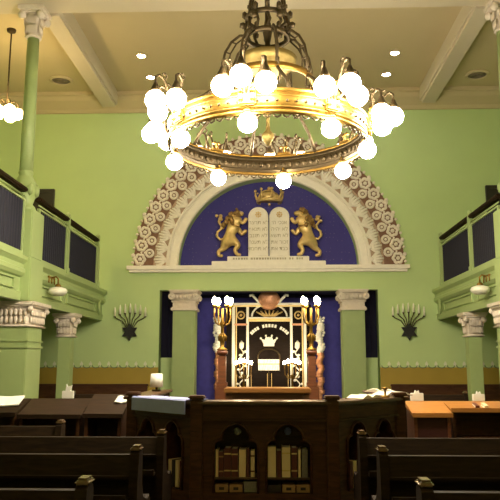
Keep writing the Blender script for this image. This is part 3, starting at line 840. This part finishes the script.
for x, y in ((-BW, 0), (BW, 0), (-BW-.73, .72), (BW+.73, .72)):
    m = MB().box(x-.055, x+.055, y-.055, y+.055, 0, TZ+.015, bev=.01); m.box(x-.075, x+.075, y-.075, y+.075, TZ+.015, TZ+.05, bev=.012); m.box(x-.075, x+.075, y-.075, y+.075, 0, .16, bev=.01)
    m.build('corner_post', 'darkwood', bm_)
for s_ in (-1, 1):
    x = s_*(BW+.73)
    m = MB().box(x-.02, x+.02, .80, 2.55, 0, TZ-.03); m.box(x-.13, x+.13, .80, 2.60, TZ-.03, TZ, bev=.01)
    m.build('side_parapet', 'midwood', bm_)
MB().prism([(-1.30, .78), (-.62, .10), (.62, .10), (1.30, .78), (1.30, 2.62), (-1.30, 2.62)], 'z', .0, .30).build('platform', 'floorwood', bm_)

# dark diamond medallions with pale roundels in the niche heads
for i, (c, mat) in enumerate(((.352, 'white'), (.825, 'slate'))):
    x = -BW+c
    m = MB().lathe([(0, 0), (.035, 0), (.035, .012), (0, .014)], (x-.0+.0, .28, .98), 16, axis=(0, -1, 0)).build('niche_roundel', mat, bm_)

# strip coloured as a bluish reflection over the left slanted parapet, reading table, pedestals
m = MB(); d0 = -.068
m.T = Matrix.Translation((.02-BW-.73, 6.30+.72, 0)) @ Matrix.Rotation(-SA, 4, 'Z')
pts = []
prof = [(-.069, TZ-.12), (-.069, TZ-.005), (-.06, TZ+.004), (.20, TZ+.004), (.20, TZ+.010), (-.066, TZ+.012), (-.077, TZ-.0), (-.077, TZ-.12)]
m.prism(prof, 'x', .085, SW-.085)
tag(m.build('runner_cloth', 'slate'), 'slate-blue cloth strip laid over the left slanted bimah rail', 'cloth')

t = thing('reading_table', 'brown reading table at the far side of the bimah before the ark', 'table', (.03, 8.70, .30))
MB().box(-.53, .53, -.30, .22, .945, 1.005, bev=.012).build('table_top', 'midwood2', t)
MB().box(-.49, .49, -.25, -.22, .30, .945).box(-.49, .49, .14, .17, .30, .945).build('apron', 'midwood', t)
for sx in (-1, 1):
    for yy in (-.24, .16): MB().box(sx*.47-.04, sx*.47+.04, yy-.03, yy+.04, 0, .94, bev=.006).build('leg', 'midwood', t)
for sx, side in ((-1, 'left'), (1, 'right')):
    t = thing('candle_pedestal', 'red-brown wooden pedestal with lit candelabrum at the %s rear bimah corner' % side, 'pedestal', (sx*.598+.018, 9.22, 0), 0, 'bimah candle pedestals')
    m = MB().box(-.09, .09, -.09, .09, 0, 1.30, bev=.012).box(-.07, .07, -.07, .07, 1.30, 1.36, bev=.01)
    m.box(-.052, .052, -.052, .052, 1.36, 1.70, bev=.006); m.lathe([(.05, 1.70), (.095, 1.73), (.10, 1.76), (.07, 1.775)], (0, 0, 0), 4, a0=PI/4, a1=PI/4+2*PI)
    m.build('post', 'redwood', t)
    m = MB().lathe([(.07, 1.775), (.072, 1.79), (.025, 1.82), (.032, 1.88), (.04, 1.93), (.022, 2.0), (.02, 2.08), (.04, 2.12), (.02, 2.18), (.016, 2.34)], (0, 0, 0), 16)
    for k in range(8):
        a = k*PI/4; m.tube([(.02*math.cos(a), .02*math.sin(a), 2.0), (.055*math.cos(a), .055*math.sin(a), 1.96), (.05*math.cos(a), .05*math.sin(a), 1.90)], .009, 6)
    m.build('candelabrum_stem', 'brass', t)
    for k in range(4):
        a = k*PI/2+.55; c_, s2 = math.cos(a), math.sin(a); r = .125
        m = MB().tube([(0, 0, 2.14), (.05*c_, .05*s2, 2.11), (.10*c_, .10*s2, 2.14), (r*c_, r*s2, 2.22), (r*c_, r*s2, 2.36)], .012, 6)
        m.lathe([(.012, 2.34), (.034, 2.37), (.014, 2.385)], (r*c_, r*s2, 0), 10)
        a_ = m.build('arm', 'brass', t)
        MB().ball((r*c_, r*s2, 2.44), .030, 2, (1, 1, 1.8)).build('bulb', 'flame', a_)

# ------------------------------------------------------------------ books in the niches
def book(label, loc, rz, w, d, h, mat, flat=False, band=None, group='books in the bimah niches'):
    """spine faces -y; standing: w = thickness, h = height; flat: w = length, h = thickness"""
    t = thing('book', label, 'book', loc, rz, group)
    c = .004
    if not flat:
        m = MB().box(-w/2, w/2, 0, c, 0, h).box(-w/2, -w/2+c, c, d, 0, h).box(w/2-c, w/2, c, d, 0, h)
    else:
        m = MB().box(-w/2, w/2, 0, c, 0, h).box(-w/2, w/2, c, d, 0, c).box(-w/2, w/2, c, d, h-c, h)
    m.build('cover', mat, t)
    if not flat: MB().box(-w/2+c, w/2-c, c, d-.006, .004, h-.006).build('pages', 'pages', t)
    else: MB().box(-w/2+.006, w/2-.006, c, d-.006, c, h-c).build('pages', 'pages', t)
    if band:
        if not flat:
            for z in (h*.22, h*.80): MB().box(-w/2-.0006, w/2+.0006, -.0015, .001, z-.006, z+.006).build('spine_band', band, t)
        else: MB().box(-w*.2, w*.2, -.0015, .001, h*.3, h*.7).build('spine_label', band, t)
    return t
shelf = .602
for k, (c, side) in enumerate(((.352, 'left'), (.825, 'right'))):
    x0 = .02-BW+c
    # inner shelf of the niche
    o = MB().box(x0-.194-.02, x0+.194-.02, .04, .296, shelf-.019, shelf-.001).build('niche_shelf', 'midwood', bm_)
if True:
    L = .02-BW+.352; Rr = .02-BW+.825
    up = [(-.172, .022, .27, 'creambook', None, 'slim cream book'), (-.135, .045, .25, 'redbook', 'tanbook', 'oxblood book with tan bands'), (-.077, .06, .285, 'redbook', 'gold', 'thick oxblood book with gilt bands'), (-.012, .058, .28, 'redbook', 'gold', 'oxblood book with gilt bands beside a cream one'),
          (.058, .062, .27, 'creambook', None, 'thick cream book'), (.108, .024, .28, 'redbook', None, 'thin plain oxblood book'), (.150, .034, .26, 'creambook', 'redbook', 'cream book with red bands')]
    for dx, w_, h_, mat, band, nm in up:
        book(nm+' standing in the left arched niche', (L+dx, 6.34, shelf), 0, w_, .20, h_*.88, mat, False, band)
    up = [(-.150, .072, .30, 'creambook', None, 'broad cream book at the left end'), (-.085, .040, .26, 'redbook', None, 'plain oxblood book between two cream ones'), (-.022, .074, .295, 'creambook', 'gold', 'broad cream book with gilt bands'), (.052, .05, .29, 'redbook', 'gold', 'oxblood book with gilt bands'),
          (.098, .022, .27, 'creambook', None, 'slim cream book'), (.145, .050, .28, 'greybook', None, 'grey marbled book')]
    for dx, w_, h_, mat, band, nm in up:
        book(nm+' standing in the right arched niche', (Rr+dx, 6.34, shelf), 0, w_, .20, h_*.88, mat, False, band)
    for c0, side, mats in ((L, 'left', ('tanbook', 'tanbook', 'greybook')), (Rr, 'right', ('darkbook', 'tanbook', 'tanbook'))):
        for j, mt in enumerate(mats):
            w_ = .115
            nm = {'tanbook': 'tan', 'greybook': 'grey marbled', 'darkbook': 'dark brown'}[mt]
            pos = ('at the left end', 'in the middle', 'at the right end')[j]
            book('%s book lying flat %s under the shelf of the %s niche' % (nm, pos, side), (c0-.128+.128*j, 6.345, .471), 0, w_, .18, .062 if mt != 'greybook' else .09, mt, True, 'darkbook' if mt == 'tanbook' else None)
# books in the slanted side niches
def side_book(org, ang, lx, label, w_, h_, mat):
    d = Vector((math.cos(ang), math.sin(ang))); n = Vector((-d.y, d.x))
    p = Vector(org)+d*lx+n*.05
    book(label, (p.x, p.y, .471), ang, w_, .18, h_, mat, False, None, 'books in the slanted niches')
lo = (.02-BW-.73, 6.30+.72); ro = (.02+BW, 6.30)
for dx, mt, lb in ((-.10, 'creambook', 'cream book nearest the left edge'), (-.045, 'darkbook', 'brown book beside two cream ones'), (.01, 'creambook', 'cream book right of a brown one'), (.075, 'redbook', 'oxblood book nearest the right edge')):
    side_book(lo, -SA, SW-.36+dx, lb+' in the left slanted niche', .045, .24, mt)
for dx, mt, lb in ((-.10, 'tanbook', 'tan book nearest the left edge'), (-.045, 'redbook', 'oxblood book between tan and cream ones'), (.01, 'creambook', 'cream book nearest the middle'), (.075, 'darkbook', 'brown book nearest the right edge')):
    side_book(ro, SA, .36+dx, lb+' in the right slanted niche', .045, .24, mt)

# ------------------------------------------------------------------ pews
def pew(label, x0, x1, y, aisle, group, h=1.0, mat='pewwood'):
    """back panel stands at y, seat in front of it (+y); the book rest slopes towards -y"""
    t = thing('pew', label, 'pew', ((x0+x1)/2, y, 0), 0, group)
    hw = (x1-x0)/2
    MB().box(-hw+.06, hw-.06, .0, .035, .40, h-.02).box(-hw+.06, hw-.06, -.012, .0, .42, .50).build('back_panel', mat, t)
    m = MB().prism([(-.075, h-.15), (-.075, h-.13), (-.065, h-.125), (-.012, h), (.045, h), (.045, h-.03), (.005, h-.03), (-.055, h-.15)], 'x', -hw+.05, hw-.05)
    m.build('book_rest', mat, t)
    MB().box(-hw+.06, hw-.06, -.17, .0, h-.28, h-.262).box(-hw+.06, hw-.06, -.185, -.168, h-.28, h-.235).build('book_shelf', mat, t)
    MB().box(-hw+.06, hw-.06, .035, .42, .42, .455, bev=.01).build('seat', mat, t)
    MB().box(-hw+.06, hw-.06, .34, .37, .05, .42).build('seat_front', mat, t)
    pr = [(-.10, 0), (.44, 0), (.44, .10), (.40, .14), (.40, .46), (.42, .62), (.36, .68), (.28, .66), (.14, .70), (.08, .80), (.07, h+.0), (.055, h+.025), (-.02, h+.03), (-.055, h+.01), (-.09, h-.14), (-.10, h-.30)]
    for s_ in (-1, 1):
        x = s_*(hw-.03)
        MB().prism(pr, 'x', x-.03, x+.03).build('end_panel', mat, t)
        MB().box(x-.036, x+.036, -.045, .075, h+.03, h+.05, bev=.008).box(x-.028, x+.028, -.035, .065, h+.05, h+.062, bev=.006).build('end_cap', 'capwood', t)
    return t
for y, nm, dx in ((3.45, 'nearest the camera', 0), (4.75, 'second from the camera', 0), (5.82, 'third from the camera, just before the bimah', 0)):
    pew('dark pew in the left block, '+nm, -3.5, -.80, y, 1, 'dark pews in the front blocks')
    pew('dark pew in the right block, '+nm, .80, 3.5, y, -1, 'dark pews in the front blocks')
pew('dark pew whose end knob shows before the brown desks left of the bimah', -3.6, -2.0, 6.93, 1, None, .985)
for y in (12.3,):
    pew('far dark pew on the left near the end wall', -3.5, -1.75, y, 1, 'far pews', 1.05)
    pew('far dark pew on the right near the end wall', 1.75, 3.5, y, -1, 'far pews', 1.05)
# benches along the end wall
for sx, side in ((-1, 'left'), (1, 'right')):
    t = thing('wall_bench', 'long dark bench against the end wall on the %s of the ark' % side, 'bench', (sx*4.5, YW-.03, 0), 0, 'wall benches')
    m = MB().box(-1.75, 1.75, -.05, 0, .42, 1.08, bev=.01).box(-1.77, 1.77, -.07, 0, 1.08, 1.13, bev=.01); m.build('back', 'darkwood', t)
    MB().box(-1.75, 1.75, -.48, -.05, .42, .46, bev=.01).build('seat', 'darkwood', t)
    for x in (-1.72, -.58, .58, 1.72): MB().box(x-.03, x+.03, -.46, -.02, 0, .42).box(x-.03, x+.03, -.46, -.40, .46, .70, bev=.006).box(x-.03, x+.03, -.46, -.06, .70, .73, bev=.006).build('leg', 'darkwood', t)

# ------------------------------------------------------------------ prayer desks beside the bimah
def desk(label, x0, x1, y, z0, z1, depth, mat, body, group):
    """sloped top from z0 (near) to z1 (far), open shelf below"""
    t = thing('prayer_desk', label, 'desk', ((x0+x1)/2, y, 0), 0, group)
    hw = (x1-x0)/2
    MB().prism([(-.02, z0-.03), (-.02, z0), (depth, z1), (depth+.04, z1), (depth+.04, z1-.05), (depth, z1-.05)], 'x', -hw, hw).box(-hw, hw, -.035, -.015, z0-.035, z0+.012).build('sloped_top', mat, t)
    for xa in (-hw+.02, hw-.055):
        MB().prism([(.0, 0), (depth, 0), (depth, z1-.045), (0, z0-.035)], 'x', xa, xa+.035).build('side_panel', body, t)
    MB().box(-hw+.055, hw-.055, depth-.03, depth, 0, z1-.06).build('back_panel', body, t)
    MB().box(-hw+.055, hw-.055, .02, depth-.03, z0-.34, z0-.315).build('shelf', body, t)
    MB().box(-hw+.055, hw-.055, .02, .045, 0, z0-(.04 if body == 'redwood' else .34)).build('kick_panel', 'redpanel' if body == 'redwood' else body, t)
    return t
YD = 7.75
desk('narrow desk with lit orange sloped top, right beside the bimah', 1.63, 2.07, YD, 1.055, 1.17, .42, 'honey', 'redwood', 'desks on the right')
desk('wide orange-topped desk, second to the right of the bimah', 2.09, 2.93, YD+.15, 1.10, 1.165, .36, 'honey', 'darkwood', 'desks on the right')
desk('brown desk directly left of the bimah', -2.03, -1.58, YD, 1.04, 1.24, .45, 'deskwood', 'darkwood', 'desks on the left')
desk('brown desk, second to the left of the bimah, dark shelf open', -2.77, -2.05, YD, 1.03, 1.19, .45, 'deskwood', 'darkwood', 'desks on the left')
desk('brown desk with large white paper, third to the left of the bimah', -3.62, -2.79, YD, 1.05, 1.19, .45, 'pewwood', 'darkwood', 'desks on the left')

# ------------------------------------------------------------------ papers, lamp, open books
def sheet(label, name, loc, w_, d_, rz=0, tilt=0, cat='paper', mat='paper', h=.012):
    n = 6; m = MB()
    pts = [(-w_/2+w_*i/n, .006*math.sin(i*1.3)) for i in range(n+1)]
    m.prism([(x, z+h) for x, z in pts]+[(x, z) for x, z in pts[::-1]], 'y', -d_/2, d_/2)
    o = m.build(name, mat); o.location = loc; o.rotation_euler = (tilt, 0, rz)
    return tag(o, label, cat)
def open_book(label, loc, rz, w_=.34, d_=.24, tilt=0):
    t = thing('open_book', label, 'book', loc, rz, 'open prayer books'); t.rotation_euler = (tilt, 0, rz)
    MB().box(-w_/2-.008, w_/2+.008, -d_/2-.008, d_/2+.008, 0, .006).build('cover', 'redbook', t)
    m = MB(); n = 8
    prof = [(w_/2*i/n, .008+.03*math.sin(PI*min(1, (i+.6)/n))) for i in range(n+1)]
    poly = [(-x, z) for x, z in prof[::-1]]+prof[1:]
    m.prism(poly+[(w_/2, .006), (-w_/2, .006)], 'y', -d_/2, d_/2); m.build('pages', 'pages', t)
    return t
sl = math.atan2(.14, .45)
sheet('large white paper spread on the leftmost brown desk', 'paper', (-3.10, YD+.30, 1.165), .50, .30, .1, sl)
sheet('small white paper on the brown desk directly left of the bimah', 'paper', (-1.66, YD+.30, 1.185), .14, .16, -.1, math.atan2(.20, .45))
t = thing('desk_lamp', 'lit-looking white box-shaded lamp on the left bimah parapet', 'lamp', (-1.32, 8.40, TZ))
MB().box(-.05, .05, -.05, .05, 0, .02, bev=.004).cyl((0, 0, .02), (0, 0, .06), .012, n=8).build('base', 'bronze', t)
MB().lathe([(.10, .05), (.085, .21), (.08, .21), (.095, .05)], (0, 0, 0), 4, close=True, a0=PI/4, a1=PI/4+2*PI).build('shade', 'paper', t)
t['label'] = 'white square-shaded lamp standing on the left bimah parapet'
open_book('open book on the right bimah parapet nearest the post', (1.36, 7.45, TZ), .5)
open_book('open book on the right bimah parapet farther toward the ark', (1.36, 8.25, TZ), -.2)
open_book('open book on the slanted right bimah rail', (.98, 6.76, TZ+.001), SA, .30, .20)
t = thing('torah_pointer_stand', 'small brass stand beside the open book on the slanted right rail', 'stand', (1.22, 6.99, TZ))
MB().lathe([(.045, 0), (.045, .012), (.012, .02), (.01, .07), (.035, .09), (.03, .10), (0, .10)], (0, 0, 0), 16).build('cup', 'brass', t)
sheet('small white card box edge on the narrow orange desk', 'paper', (1.82, YD+.56, 1.135), .0, .0) if False else None
t = thing('tissue_box', 'small white box on the narrow orange desk beside the bimah', 'box', (1.78, YD+.44, 1.171))
MB().box(-.075, .075, -.02, .02, 0, .09, bev=.005).build('carton', 'paper', t)
MB().prism([(-.03, .09), (.03, .09), (.02, .12), (.0, .105), (-.02, .125)], 'y', -.01, .01).build('tissue', 'paper', t)
t = thing('tissue_box', 'small white box on the wide orange desk in front of the far column', 'box', (2.52, YD+.53, 1.166))
MB().box(-.07, .07, -.02, .02, 0, .08, bev=.005).build('carton', 'paper', t)
MB().prism([(-.03, .08), (.03, .08), (.02, .11), (.0, .095), (-.02, .115)], 'y', -.01, .01).build('tissue', 'paper', t)
t = thing('tissue_box', 'white box standing on the second brown desk left of the bimah', 'box', (-2.35, YD+.47, 1.19))
MB().box(-.07, .07, -.018, .018, 0, .09, bev=.005).build('carton', 'paper', t)
MB().prism([(-.03, .09), (.03, .09), (.05, .16), (.0, .135), (-.02, .17)], 'y', -.01, .01).build('tissue', 'paper', t)
for dx, mt, lb in ((2.40, 'redbook', 'red prayer book lying on the sloped wide orange desk'), (2.50, 'creambook', 'cream prayer book lying on the sloped wide orange desk')):
    b_ = book(lb, (dx, YD+.18, 1.062), 0, .045, .15, .030, mt, True, None, 'books on the desk top')
    b_.rotation_euler = (math.atan2(.065, .36), 0, 0); b_.location.z = 1.1045

# ------------------------------------------------------------------ world, camera, view
w = bpy.data.worlds.new('world'); S.world = w; w.use_nodes = True
w.node_tree.nodes['Background'].inputs[0].default_value = (.02, .018, .012, 1); w.node_tree.nodes['Background'].inputs[1].default_value = 1
cam = bpy.data.cameras.new('camera'); co = bpy.data.objects.new('camera', cam); COL.objects.link(co)
f = 680.
cam.sensor_width = 36; cam.lens = 36*f/500; cam.clip_start = .05
co.location = (.10, 0, 1.62)
co.rotation_euler = (PI/2+math.atan(112/f), 0, math.atan(23/math.hypot(f, 112)))
S.camera = co
S.view_settings.view_transform = 'Standard'; S.view_settings.look = 'None'
S.view_settings.exposure = 1.5; S.view_settings.gamma = 1
